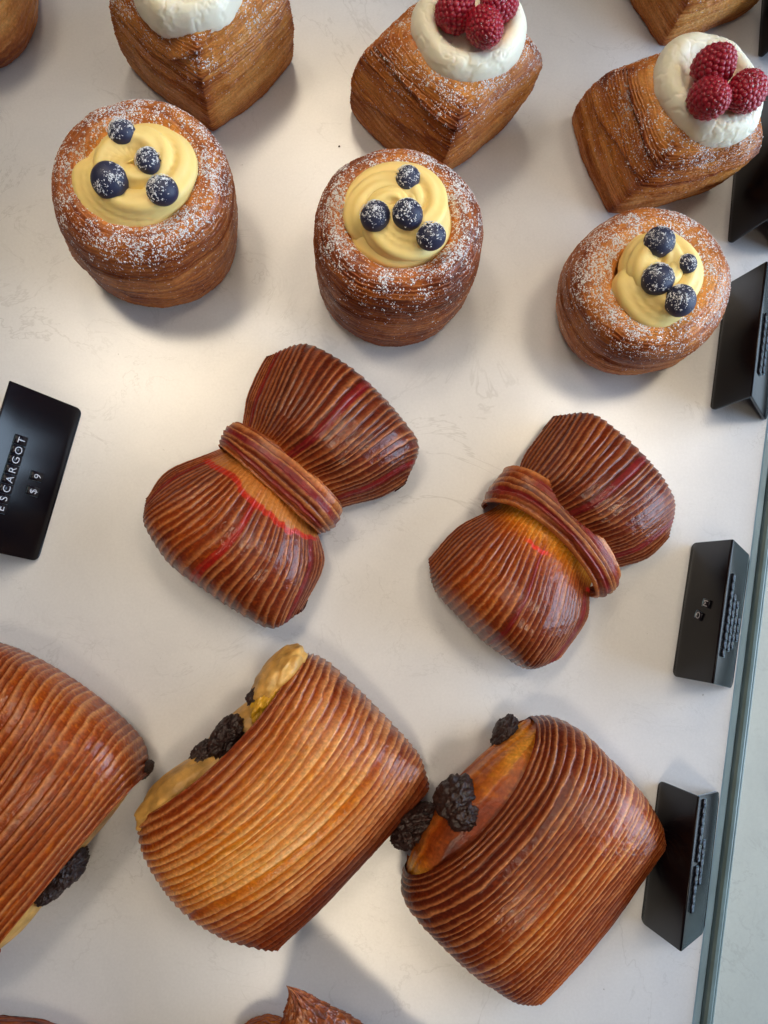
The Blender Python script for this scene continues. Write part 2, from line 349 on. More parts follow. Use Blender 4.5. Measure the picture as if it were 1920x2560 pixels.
def ridged(rows, vis, nu, nv, nridge, amp, bakef, parent, name, seed, sharp=0.75, reds=(), paleridge=0.8, mat=None, wob=0.3, redf=None, ampf=None, c0=0.42, fade=0.0, wavy=0.09):
    """rows: list of ridge lines (first and last may be hidden under-sides, vis = (first, last) visible row)"""
    R = np.array(rows)
    G = spline(spline(R, nu, 1), nv, 0)                     # nv x nu
    G = np.swapaxes(G, 0, 1)                                # nu x nv
    tb = np.linspace(0, len(rows) - 1, nv)
    mid = G[nu // 3:2 * nu // 3].mean(0)
    L = np.concatenate([[0], np.cumsum(np.linalg.norm(np.diff(mid, axis=0), axis=1))])
    l0, l1 = np.interp(vis[0], tb, L), np.interp(vis[1], tb, L)
    s = (L - l0) / (l1 - l0)                                # 0..1 over the visible sheet
    a = np.linspace(0, 1, nu)[:, None]; s2 = np.repeat(s[None], nu, 0)
    jit = 0.9 * noise(s * nridge * 0.45 + seed, seed * 3.1) + 0.35 * noise(s * nridge * 0.9, seed)
    k = s2 * nridge + jit[None] * 0.45 + wob * fbm(a * 3 + seed, s2 * nridge * 0.22, seed) + wavy * noise(a * 22, s2 * nridge * 0.6, seed) + 0.04 * noise(a * 90, s2 * nridge, seed)
    rid = np.floor(k); f = 1 - (k - rid)
    h = np.where(f < .84, (1 - np.minimum(f / .84, 1)) ** sharp, smooth(.84, 1.0, f))     # gentle slope, steep step
    if ampf is not None: amp = amp * ampf(a + 0 * s2, s2)
    asym = 0.0
    ridA = 0.75 + 0.5 * _h(rid, rid * 0 + seed, rid * 0) + 0.3 * fbm(a * 4, rid * 1.7, seed)
    endm = np.ones_like(s2)
    endm *= 0.45 + 0.55 * smooth(0.0, 0.14, a) * (1 - smooth(0.86, 1.0, a))
    endm *= smooth(-0.02, 0.01, s2) * (1 - smooth(1.0, 1.06, s2))
    N = normals(G)
    if N[nu // 2, nv // 2, 2] < 0: N = -N
    big = 0.0012 * fbm(a * 3 + seed, s2 * 3, seed + 2)
    G = G + N * ((amp * (h + asym - 0.3) * ridA * endm) + big * endm + 0.00008 * noise(a * 120, s2 * nridge * 1.5, seed))[..., None]
    G[..., 2] = np.maximum(G[..., 2], 0.0004)
    faint = 1 - fade * smooth(.70, .86, s2 + 0.10 * fbm(a * 3, s2 * 2, seed))
    bake = np.clip(bakef(a + 0 * s2, s2, G) + 0.10 * fbm(a * 5, s2 * 6, seed + 4) + 0.10 * fbm(a * 1.5, rid * 2.3, seed) + 0.10 * (f - 0.5), 0, 1)
    base = ramp(bake, BAKE)
    crest = ramp(np.clip(bake + 0.12 * fbm(a * 30, rid * 3.7, seed), 0, 1), CREST)
    wc = c0 * (0.75 + 0.9 * smooth(-0.6, 0.7, fbm(a * 5 + seed, rid * 1.9, seed + 9)) + 0.35 * noise(a * 40, rid * 3.3, seed))
    cm = np.where(f < .9, np.exp(-(f / wc) ** 2.4), smooth(.90, .97, f)) * paleridge * (0.45 + 0.55 * smooth(-0.6, 0.3, fbm(a * 4, rid * 1.3, seed + 5))) * endm * faint * (1 if ampf is None else 0.35 + 0.65 * ampf(a + 0 * s2, s2))
    col = mixc(base, crest, np.clip(cm, 0, 1))
    grit = smooth(0.25, 0.9, noise(a * 140, s2 * nridge * 3.1, seed + 3))
    col = mixc(col, ramp(np.clip(bake - 0.22, 0, 1), BAKE), grit * 0.5)
    col = col * (1 + 0.22 * noise(a * 330, s2 * nridge * 5, seed + 7))[..., None]
    for s0, wd, a0, a1, colr in reds:
        kk = (k / nridge - s0) * nridge
        msk = (1 - smooth(wd * 0.75, wd, np.abs(kk))) * smooth(a0 - 0.02, a0 + 0.02, a) * (1 - smooth(a1 - 0.03, a1 + 0.03, a))
        col = mixc(col, np.array(colr) * (0.8 + 0.4 * _h(np.floor(a * 60 + 0 * s2), rid, rid))[..., None], np.clip(msk * 0.8, 0, 1))
    if redf is not None: col = redf(a + 0 * s2, s2, col)
    o = part(name, G, grid_faces(nu, nv), mat or M_ridge, parent, col=col, uv=np.stack([a + 0 * s2, s2], -1) * np.array([0.13, 0.11]))
    return o, G, N, s2, h

# ------------------------------------------------------------------ lumps: chocolate, inner dough
def lump(name, c, ax, mat, parent, amp, freq, seed, n=90, e=1.0, roll=0.0, ridged_=False):
    """a noisy ellipsoid; ax = (x,y,z) half sizes, roll = turn about z"""
    th = np.linspace(0, 2 * math.pi, n, endpoint=False)[:, None]; ph = np.linspace(-math.pi / 2, math.pi / 2, n // 2)[None]
    d = np.stack([np.cos(ph) * np.cos(th), np.cos(ph) * np.sin(th), np.sin(ph) + 0 * th], -1)
    q = np.sign(d) * np.abs(d) ** e
    s = np.array(c) * 0 + seed
    p = d * freq + seed
    r = fbm(p[..., 0], p[..., 1], p[..., 2], 4)
    if ridged_: r = 0.5 * (1 - 2 * np.abs(r)) + 0.28 * fbm(p[..., 0] * 3, p[..., 1] * 3, p[..., 2] * 3, 3)
    V = q * np.array(ax) * (1 + amp * r)[..., None]
    cr, sr = math.cos(roll), math.sin(roll)
    V = np.stack([V[..., 0] * cr - V[..., 1] * sr, V[..., 0] * sr + V[..., 1] * cr, V[..., 2]], -1) + np.array(c)
    V[..., 2] = np.maximum(V[..., 2], 0.0004)
    return part(name, V, grid_faces(n, n // 2, True), mat, parent)

# ---- chocolate filled rolls (three)
def roll(label, rows, H, nr, amp, bakef, seed, reds=(), pale=0.8, sharp=0.9, c0=0.42, fade=0.0, zl=0.012, e=0.72, inward=None):
    mid = at(*rows[len(rows) // 2][1], 0)
    t = thing('chocolate_roll', label, 'pastry', (mid[0], mid[1], 0), 'ridged chocolate filled rolls')
    # the first row is the open edge, the last is the closed side down on the table
    m0, m1 = at(*rows[0][1], 0)[:2], at(*rows[-1][1], 0)[:2]
    dn = (m1 - m0) / np.linalg.norm(m1 - m0)
    A, Mp, B = rows[0]
    L = [dome_row(A, Mp, B, H[0] - 0.008, zl * 0.6, e=e, sh=dn * 0.030, tuck=0.02, z0=0.004),
         dome_row(A, Mp, B, H[0] - 0.004, zl * 0.9, e=e, sh=dn * 0.006, tuck=0.02, z0=0.001),
         dome_row(A, Mp, B, H[0] - 0.0012, zl, e=e, sh=dn * 0.0006, tuck=0.04)]
    for (A, Mp, B), h in zip(rows, H): L.append(dome_row(A, Mp, B, h, zl, e=e))
    A, Mp, B = rows[-1]
    L.append(dome_row(A, Mp, B, zl * 0.45, zl * 0.45, e=e, sh=-dn * 0.0025))
    L.append(dome_row(A, Mp, B, 0.0006, 0.0006, e=e, sh=-dn * 0.010))
    o, G, N, s2, h = ridged(L, (3, len(L) - 3), 200, nr * 14 + 60, nr, amp, bakef, t, 'ridged_crust', seed, reds=reds, paleridge=pale, sharp=sharp, c0=c0, fade=fade)
    return t, dn
def bake_mid(a, s, G):
    c = np.exp(-(((a - 0.42) / 0.30) ** 2 + ((s - 0.40) / 0.30) ** 2))
    return 0.78 - 0.44 * c + 0.16 * smooth(0.65, 1.0, s) + 0.06 * smooth(0.62, 1.0, a) - 0.05 * (1 - smooth(0.0, 0.12, s))
t2, dn2 = roll('golden ridged roll between two darker ones, pale dough and chocolate at its upper left',
     [((356, 2040), (574, 1885), (764, 1634)), ((366, 2108), (628, 1944), (812, 1650)), ((404, 2188), (702, 2016), (893, 1716)),
      ((470, 2262), (786, 2098), (985, 1812)), ((560, 2330), (838, 2158), (1046, 1884)), ((650, 2370), (862, 2200), (1070, 1950)), ((694, 2376), (852, 2218), (1068, 1976))],
     [0.044, 0.050, 0.052, 0.048, 0.036, 0.022, 0.013], 27, 0.0010, bake_mid, 3, pale=0.95, sharp=1.2, c0=0.36, fade=0.75)
def bake_right(a, s, G):
    c = np.exp(-(((a - 0.5) / 0.4) ** 2 + ((s - 0.55) / 0.22) ** 2))
    return 0.84 - 0.20 * c + 0.10 * (1 - smooth(0.1, 0.4, a)) - 0.22 * smooth(0.75, 1.0, s) * (1 - smooth(0.35, 0.6, a))
t3, dn3 = roll('dark brown ridged chocolate roll touching the black price card at the lower right',
     [((1012, 2172), (1238, 2050), (1330, 1794)), ((1010, 2235), (1293, 2085), (1385, 1796)), ((1058, 2300), (1348, 2135), (1450, 1832)),
      ((1140, 2385), (1418, 2205), (1536, 1918)), ((1215, 2444), (1472, 2250), (1602, 1992)), ((1290, 2496), (1506, 2288), (1647, 2066)), ((1350, 2508), (1520, 2322), (1660, 2120))],
     [0.046, 0.053, 0.056, 0.052, 0.042, 0.028, 0.013], 31, 0.0010, bake_right, 11, pale=0.95, sharp=1.0, c0=0.22, fade=0.35)
def bake_left(a, s, G): return 0.72 - 0.10 * np.exp(-((s - 0.35) / 0.2) ** 2) + 0.1 * smooth(0.8, 1, a)
t1, dn1 = roll('reddish brown finely ridged roll cut off by the left edge, chocolate poking out below it',
     [((-60, 2440), (168, 2150), (368, 1930)), ((-110, 2400), (140, 2098), (352, 1852)), ((-190, 2340), (60, 2040), (280, 1776)),
      ((-270, 2270), (-40, 1960), (168, 1692)), ((-340, 2200), (-140, 1890), (60, 1630)), ((-400, 2130), (-230, 1830), (-40, 1596)), ((-430, 2060), (-290, 1780), (-120, 1590))],
     [0.040, 0.048, 0.052, 0.052, 0.044, 0.03, 0.013], 34, 0.0006, bake_left, 23, pale=0.55, sharp=1.0, c0=0.25)

def u_dir(p, q):
    d = at(*q, 0.02) - at(*p, 0.02); return math.atan2(d[1], d[0])
def P3(x, y, z): return at(x, y, z)
# fillings
r2 = u_dir((400, 2030), (760, 1650))
lump('inner_dough', P3(470, 1965, .020), (.030, .011, .017), M_dough, t2, 0.20, 1.8, 2.2, roll=r2 - 0.15)
lump('inner_dough', P3(698, 1702, .022), (.021, .010, .018), M_dough, t2, 0.20, 1.8, 5.2, roll=r2 + 0.12)
lump('inner_dough', P3(585, 1850, .014), (.040, .010, .012), M_dough, t2, 0.10, 1.4, 8.2, roll=r2)
lump('custard_filling', P3(668, 1740, .028), (.014, .006, .012), M_egg, t2, 0.3, 2.4, 3.2, roll=r2 + 0.3)
lump('chocolate_piece', P3(637, 1742, .031), (.0042, .0035, .005), M_choc, t2, 0.5, 3, 4.2, roll=r2)
lump('chocolate_piece', P3(568, 1844, .023), (.0112, .0066, .011), M_choc, t2, 0.42, 2.6, 6.1, n=150, roll=r2 + 0.2, ridged_=True)
lump('chocolate_piece', P3(514, 1890, .021), (.0080, .0060, .008), M_choc, t2, 0.45, 2.8, 1.7, n=120, roll=r2, ridged_=True)
r3 = u_dir((1040, 2120), (1330, 1820))
def inner_sheet(t, rows, H, bakef, seed, dn):
    L = [dome_row(*rows[0], .0006, .0006, sh=dn * .006), dome_row(*rows[0], .006, .005, sh=dn * .001)]
    for q_, h in zip(rows, H): L.append(dome_row(*q_, h, .010))
    ridged(L, (0, len(L) - 1), 150, 90, 5, 0.0006, bakef, t, 'inner_dough', seed, paleridge=0.15, mat=M_crust, sharp=1.5)
inner_sheet(t3, [((1018, 2168), (1112, 1985), (1316, 1800)), ((1022, 2175), (1140, 2000), (1326, 1800)), ((1028, 2185), (1180, 2025), (1336, 1804)), ((1040, 2200), (1250, 2075), (1350, 1815))],
            [.016, .032, .040, .044], lambda a, s, G: 0.66 - 0.46 * np.exp(-((a - .74) / .12) ** 2) - 0.46 * np.exp(-((a - .24) / .07) ** 2) + .25 * fbm(a * 7, s * 4, 2), 12, dn3)
lump('chocolate_piece', P3(1140, 1996, .031), (.0118, .0098, .011), M_choc, t3, 0.20, 4.5, 21.1, n=150, roll=r3)
lump('chocolate_piece', P3(1158, 2038, .036), (.0085, .008, .009), M_choc, t3, 0.20, 4.5, 25.1, n=120, roll=r3)
lump('chocolate_piece', P3(1048, 2046, .014), (.011, .006, .010), M_choc, t3, 0.45, 2.8, 28.1, n=120, roll=r3 - 0.5, ridged_=True)
lump('chocolate_piece', P3(1020, 2085, .012), (.008, .006, .010), M_choc, t3, 0.45, 2.8, 31.1, n=90, roll=r3 - 0.5, ridged_=True)
lump('chocolate_piece', P3(1262, 1832, .013), (.0085, .005, .008), M_choc, t3, 0.45, 2.8, 34.1, n=110, roll=r3 + 0.3, ridged_=True)
r1 = u_dir((0, 2400), (330, 2000))
lump('inner_dough', P3(50, 2275, .014), (.026, .0075, .012), M_dough, t1, 0.12, 1.4, 42.2, roll=r1)
lump('inner_dough', P3(240, 2050, .016), (.030, .005, .012), M_dough, t1, 0.12, 1.4, 45.2, roll=r1)
lump('chocolate_piece', P3(168, 2170, .020), (.0105, .0065, .010), M_choc, t1, 0.45, 2.6, 46.1, n=130, roll=r1, ridged_=True)
lump('chocolate_piece', P3(130, 2215, .018), (.0085, .0050, .008), M_choc, t1, 0.45, 2.8, 49.1, n=100, roll=r1, ridged_=True)
lump('chocolate_piece', P3(362, 1925, .010), (.005, .003, .005), M_choc, t1, 0.4, 2.8, 52.1, n=80, roll=r1, ridged_=True)

# ------------------------------------------------------------------ bow shaped pastries
RED = srgb(146, 20, 16); DRED = srgb(112, 16, 24); BRED = srgb(222, 44, 40)
def bow(label, rows, hs, band, nr, amp, seed, reds, wob, seam, bandreds):
    mid = at(*rows[3][2], 0)
    t = thing('bow_pastry', label, 'pastry', (mid[0], mid[1], 0), 'bow shaped ridged pastries with red stripes')
    zl = 0.013
    m0, m1 = at(*rows[0][2], 0)[:2], at(*rows[-1][2], 0)[:2]; dn = (m1 - m0) / np.linalg.norm(m1 - m0)
    L = [lobe_row(rows[0], (.0006,) * 3, .0006, z0=0.0003, sh=dn * 0.008), lobe_row(rows[0], (zl * .5,) * 3, zl * .5, sh=dn * 0.0015)]
    for r, h in zip(rows, hs): L.append(lobe_row(r, h, zl))
    L += [lobe_row(rows[-1], (zl * .5,) * 3, zl * .5, sh=-dn * 0.0015), lobe_row(rows[-1], (.0006,) * 3, .0006, z0=0.0003, sh=-dn * 0.008)]
    def bake(a, s, G):
        w = np.exp(-((a - 0.5) / 0.075) ** 2)
        e = smooth(0.12, 0.0, a) if False else (1 - smooth(0.0, 0.16, a)) + smooth(0.86, 1.0, a)
        return 0.88 - 0.64 * w + 0.10 * e - 0.20 * np.exp(-(((a - 0.25) / 0.18) ** 2 + ((s - 0.35) / 0.2) ** 2))
    def tear(a, s, col):
        for a0, wa, s0, s1, c, k in seam:
            edge = a0 + 0.012 * fbm(s * 9, s * 0 + seed, 0) + 0.003 * noise(s * 40, s * 0 + seed, 0)
            mk = (1 - smooth(wa * 0.6, wa, np.abs(a - edge))) * smooth(s0 - .03, s0 + .03, s) * (1 - smooth(s1 - .03, s1 + .03, s))
            col = mixc(col, np.array(c) + 0 * col, np.clip(mk * k, 0, 1))
        return col
    ridged(L, (1.3, len(L) - 2.3), 300, nr * 14, nr, amp, bake, t, 'ridged_body', seed, reds=reds, paleridge=0.70, wob=wob, sharp=1.1, c0=0.24, redf=tear,
           ampf=lambda a, s: 1 - 0.85 * np.exp(-(np.abs(a - 0.48) / 0.10) ** 2))
    # the strap round the waist
    BL = []
    bd0, bd1 = at(*band[0][1], 0)[:2], at(*band[-1][1], 0)[:2]; bn = (bd1 - bd0) / np.linalg.norm(bd1 - bd0)
    A, Mp, B = band[0]; BL.append(dome_row(A, Mp, B, 0.034, 0.012, sh=bn * 0.003)); 
    for (A, Mp, B), h in zip(band, (0.0372, 0.0402, 0.0415, 0.0402, 0.0372)): BL.append(dome_row(A, Mp, B, h, 0.014))
    A, Mp, B = band[-1]; BL.append(dome_row(A, Mp, B, 0.034, 0.012, sh=-bn * 0.003))
    def bb(a, s, G): return 0.62 + 0.2 * np.exp(-((s - .5) / .3) ** 2)
    ridged(BL, (0.4, len(BL) - 1.4), 200, 110, 7, 0.0009, bb, t, 'pastry_strap', seed + 5, reds=bandreds, paleridge=0.75, wob=0.25, sharp=1.0)
    return t
rows1 = [((366, 1250), (425, 1178), (588, 1100), (628, 985), (672, 890)), ((370, 1318), (468, 1232), (628, 1118), (690, 1012), (768, 868)),
         ((430, 1408), (532, 1296), (658, 1148), (752, 1052), (872, 926)), ((512, 1474), (602, 1355), (697, 1186), (815, 1095), (946, 990)),
         ((590, 1528), (668, 1402), (735, 1222), (868, 1142), (1002, 1050)), ((680, 1572), (738, 1425), (768, 1262), (920, 1186), (1047, 1118)),
         ((752, 1528), (800, 1410), (800, 1296), (944, 1242), (1016, 1202))]
H1 = [(.013, .013, .013), (.036, .026, .036), (.046, .032, .046), (.049, .034, .049), (.046, .032, .046), (.034, .026, .034), (.013, .013, .013)]
bow('brown ridged bow pastry with long red torn seam beside its strap, left bow', rows1, H1,
    [((552, 1122), (668, 1218), (796, 1332)), ((556, 1104), (684, 1198), (816, 1328)), ((562, 1088), (702, 1178), (834, 1316)), ((572, 1074), (718, 1160), (848, 1296)), ((592, 1066), (736, 1144), (856, 1270))],
    36, 0.0008, 31, [(0.505, 0.55, 0.10, 0.44, RED), (0.50, 0.65, 0.53, 0.93, DRED), (0.13, 0.6, 0.06, 0.9, DRED), (0.86, 0.6, 0.05, 0.95, DRED)], 0.2,
    [(0.425, 0.028, 0.12, 0.95, srgb(190, 122, 56), 0.6), (0.398, 0.010, 0.10, 0.93, srgb(176, 34, 24), 0.8)],
    [(0.30, 0.5, 0.0, 0.8, DRED), (0.62, 0.5, 0.1, 1.0, DRED)])
rows2 = [((1072, 1402), (1150, 1322), (1262, 1250), (1325, 1130), (1388, 1040)), ((1084, 1472), (1180, 1378), (1292, 1264), (1385, 1164), (1466, 1038)),
         ((1140, 1538), (1238, 1444), (1332, 1292), (1440, 1204), (1532, 1086)), ((1200, 1598), (1292, 1498), (1372, 1325), (1495, 1248), (1592, 1146)),
         ((1262, 1642), (1350, 1540), (1415, 1362), (1545, 1298), (1640, 1202)), ((1322, 1672), (1412, 1552), (1458, 1402), (1590, 1342), (1676, 1262)),
         ((1392, 1648), (1462, 1550), (1488, 1440), (1612, 1392), (1672, 1338))]
bow('brown ridged bow pastry with slanted narrow strap, right bow near the OM card', rows2, H1,
    [((1206, 1262), (1368, 1318), (1480, 1490)), ((1214, 1240), (1382, 1300), (1500, 1492)), ((1226, 1216), (1396, 1284), (1518, 1484)), ((1244, 1192), (1412, 1266), (1532, 1470)), ((1262, 1174), (1430, 1250), (1540, 1444))],
    36, 0.0008, 47, [(0.50, 0.5, 0.1, 0.46, DRED), (0.47, 0.5, 0.53, 0.93, DRED), (0.84, 0.8, 0.54, 0.96, DRED), (0.90, 0.9, 0.02, 0.40, DRED)], 0.2,
    [(0.440, 0.007, 0.40, 0.54, BRED, 0.7), (0.42, 0.012, 0.90, 1.0, BRED, 0.9)],
    [(0.30, 0.5, 0.1, 0.9, DRED), (0.70, 0.6, 0.4, 1.0, DRED)])

# ------------------------------------------------------------------ round and cube pastries
def turned(t, c, prof, p_of, D, H, rot, top, nth, nt, lam, seed, bakef, folds=(), name='laminated_crust', slant=(0, 0), amp=0.00035, squash=None, vee=0.0):
    """laminated pastry: profile (radius factor, height factor), cross-section |x|^p+|y|^p, top centre moved by `top`"""
    th = np.linspace(0, 2 * math.pi, nth, endpoint=False)[:, None]
    pr = spline(np.array(prof), nt, 0)
    tt = np.linspace(0, 1, nt)[None]
    arc = np.concatenate([[0], np.cumsum(np.linalg.norm(np.diff(pr * np.array([D[0], H]), axis=0), axis=1))]); arc /= arc[-1]
    p = np.interp(np.linspace(0, 1, nt), *zip(*p_of))[None]
    R = 1.0 / (np.abs(np.cos(th)) ** p + np.abs(np.sin(th)) ** p) ** (1 / p)
    rr = pr[None, :, 0] * R
    x = rr * np.cos(th) * D[0]; y = rr * np.sin(th) * D[1]; z = pr[None, :, 1] * H + 0 * th
    z = z * (1 + slant[0] * x / D[0] + slant[1] * y / D[1])
    sag = fbm(np.cos(th) * 1.3 + seed, np.sin(th) * 1.3, z / H * 1.5, 2)
    x = x * (1 + 0.035 * sag); y = y * (1 + 0.035 * sag)
    zz = np.clip(z / H, 0, 1)
    G = np.stack([x * math.cos(rot) - y * math.sin(rot) + c[0] + top[0] * zz ** 1.2, x * math.sin(rot) + y * math.cos(rot) + c[1] + top[1] * zz ** 1.2, z], -1)
    N = normals(G, True)
    if (N[0, nt // 3] * (G[0, nt // 3] - np.array([c[0], c[1], G[0, nt // 3, 2]]))).sum() < 0: N = -N
    side = 1 - smooth(0.60, 0.80, arc)[None]
    cx, cy = np.cos(th), np.sin(th)
    k = (arc[None] - vee * np.abs(np.sin(th)) ** .85 * (1 - arc[None])) * lam + 0.9 * fbm(cx * 1.2 + seed, cy * 1.2, arc[None] * 1.2, 2) + 0.35 * fbm(cx * 9, cy * 9, arc[None] * 14) + 0.08 * noise(cx * 60, cy * 60, arc[None] * 50)
    f = k - np.floor(k)
    lay = _h(np.floor(k), np.floor(k) * 0 + seed, np.floor(k) * 0)
    disp = amp * (f ** 1.5 - 0.4) * (0.4 + 1.6 * lay ** 2 + 0.5 * smooth(0, .6, noise(k * .5, cx * 5, cy * 5))) * (0.25 + 0.75 * side)
    dark = np.zeros_like(disp)
    for a0, t0, sl, wd, dp in folds:                     # overlapping sheet edges running round the side
        dth = (th - a0 + math.pi) % (2 * math.pi) - math.pi
        tl = t0 + sl * dth + 0.008 * fbm(dth * 5, seed, 1) 
        q = arc[None] - tl
        mk = 1 - smooth(wd * 0.7, wd, np.abs(dth))
        disp = disp + mk * dp * np.exp(-np.maximum(q, 0) / 0.09) * smooth(-0.004, 0.006, q) - mk * dp * 0.5 * np.exp(-np.maximum(-q, 0) / 0.03) * (q < 0)
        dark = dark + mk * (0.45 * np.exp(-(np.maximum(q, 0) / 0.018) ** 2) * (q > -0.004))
    disp = disp + 0.0010 * fbm(cx * 3, cy * 3, arc[None] * 5 + seed) + 0.00015 * noise(cx * 40, cy * 40, arc[None] * 60)
    G = G + N * disp[..., None]
    G[..., 2] = np.maximum(G[..., 2], 0.0003)
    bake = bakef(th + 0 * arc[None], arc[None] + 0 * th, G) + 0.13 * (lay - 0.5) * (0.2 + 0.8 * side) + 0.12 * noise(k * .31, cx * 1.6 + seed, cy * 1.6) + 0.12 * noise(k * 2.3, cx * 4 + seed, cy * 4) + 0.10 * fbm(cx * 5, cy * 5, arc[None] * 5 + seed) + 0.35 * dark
    col = ramp(np.clip(bake, 0, 1), LBAKE)
    edge = smooth(0.80, 0.97, f) * (0.3 + 0.7 * smooth(-0.3, 0.5, fbm(cx * 7, cy * 7, np.floor(k)))) * side * 0.75
    col = mixc(col, ramp(np.clip(bake, 0, 1), CREST), np.clip(edge, 0, 1))
    part(name, G, grid_faces(nth, nt, True), M_crust, t, col=col, uv=np.stack([th / (2 * math.pi) * 0.28 + 0 * arc[None], arc[None] * 0.11 + 0.004 * fbm(cx * 1.5 + seed, cy * 1.5, arc[None] * 2, 2)], -1))
    return G, N, arc, th

def swirl(t, c, z, Rx, Ry, rot, seed, turns=1.7, rc=0.0130, dirn=1):
    """piped custard: a grooved rope laid in a spiral over a soft base"""
    n, m_ = 420, 60
    u = np.linspace(0, 1, n)[:, None]; v = np.linspace(0, 2 * math.pi, m_, endpoint=False)[None]
    ang = dirn * u * turns * 2 * math.pi + seed
    rad = (1 - rc / Rx * 0.72) * (1 - u) ** 0.72 * (1 - 0.12 * np.exp(-((u - .0) / .1) ** 2))
    hz = 0.0075 * u ** 0.7
    r = rc * (1 - 0.35 * u ** 2) * smooth(-0.02, 0.07, u) * (1 - smooth(0.96, 1.0, u)) ** .5
    r = r * (0.76 + 0.26 * np.abs(np.sin(2.0 * (v + 5.0 * u * dirn))) ** 0.8 + 0.10 * np.abs(np.sin(5.0 * (v + 5.0 * u * dirn))) + 0.05 * fbm(u * 14, v * 0 + seed, 0))
    ca, sa = np.cos(ang), np.sin(ang)
    X = (rad * (Rx) * ca) + r * np.cos(v) * ca; Y = (rad * (Ry) * sa) + r * np.cos(v) * sa
    Z = z - rc * 0.35 + hz + r * np.sin(v) * 0.9
    G = np.stack([X * math.cos(rot) - Y * math.sin(rot) + c[0], X * math.sin(rot) + Y * math.cos(rot) + c[1], Z + 0 * X], -1)
    G = np.swapaxes(G, 0, 1)
    part('custard_swirl', G, grid_faces(m_, n, True), M_custard, t)
    lump('custard_base', (c[0], c[1], z - 0.004), (Rx * 0.92, Ry * 0.92, 0.010), M_custard, t, 0.05, 2, seed, roll=rot)
    return G

PROF_S = [(0.80, 0), (0.88, .035), (0.95, .16), (0.99, .36), (1.0, .56), (0.98, .74), (0.92, .88), (0.83, .955), (0.73, .99), (0.62, 1.0), (0.53, .97), (0.47, .90), (0.43, .80), (.3, .7)]
PROF_R = [(0.82, 0), (0.90, .035), (0.96, .16), (0.985, .36), (1.0, .58), (0.99, .77), (0.945, .90), (0.86, .975), (0.76, 1.0), (0.65, .985), (0.57, .92), (0.53, .82), (0.50, .68), (.3, .6)]
def bun(label, c, D, H, rot, top, seed, cust, folds, bake0=0.66, slant=(0, 0), prof=PROF_R):
    t = thing('round_custard_pastry', label, 'pastry', (c[0], c[1], 0), 'round custard pastries topped with blueberries')
    def bk(th, arc, G): 
        return bake0 + 0.10 * (1 - smooth(.0, .10, arc)) - 0.20 * smooth(0.60, 0.75, arc) - 0.10 * smooth(0.78, .86, arc) + 0.12 * np.exp(-((arc - .5) / .1) ** 2)
    G, N, arc, th = turned(t, c, prof, [(0, 2.05), (1, 2)], D, H, rot, top, 420, 330, 46, seed, bk, folds, slant=slant)
    up = np.clip(N[..., 2], 0, 1)
    w = up ** 1.3 * (arc[None] < 0.80) * (0.22 + smooth(-0.3, 0.5, fbm(G[..., 0] * 130, G[..., 1] * 130, G[..., 2] * 130))) * (smooth(.30, .55, arc)[None] * .93 + .07)
    r = np.linalg.norm(G[..., :2] - np.array(c)[:2], axis=-1); w = w * r
    flecks(G, N, w, 12500, 0.00014, 0.00054, t, clump=4, spread=0.0006)
    w2 = smooth(.1, .3, arc)[None] * (arc[None] < .6) * np.clip(N[..., 2] + .35, 0, 1) * r
    o = flecks(G, N, w2, 2200, 0.0001, 0.00036, t, clump=2, spread=0.0006)
    cc, Rx, Ry, cr, tz, sd, dirn = cust
    swirl(t, cc, tz, Rx, Ry, cr, sd, dirn=dirn)
    return t

c1 = at(349, 432, .060); b1 = np.array([-.1111, .2175])
bun('round blueberry pastry left of the others, thickly sugared over its wide golden rim', b1, (.0462, .0455), .0625, 0.0, (c1[:2] - b1) * 0.9, 3.0, (c1, .0325, .0295, 0.3, .0600, 2.2, 1),
    [(-1.9, 0.30, 0.03, 0.9, .0022), (-1.2, 0.17, -0.05, 0.8, .0016)], 0.64)
c2 = at(998, 545, .058); b2 = np.array([.0227, .1951])
bun('darkest round blueberry pastry, in the middle of the three, with wide custard swirl', b2, (.0447, .0440), .0600, 0.0, (c2[:2] - b2) * 0.9, 9.0, (c2, .0298, .0288, 0.0, .0585, 4.0, -1),
    [(-1.6, 0.24, 0.02, 1.0, .0010)], 0.72)
c3 = at(1642, 688, .056); b3 = np.array([.1590, .1800])
bun('round blueberry pastry nearest the right edge cards, paler with narrow off-centre custard', b3, (.0450, .0425), .0560, 0.5, (c3[:2] - b3) * 0.95, 15.0, (c3, .0262, .0200, 1.75, .0565, 1.0, 1),
    [(-2.3, 0.22, 0.04, 0.9, .0012), (-1.0, 0.42, -0.04, 0.8, .0012)], 0.62, prof=PROF_S)

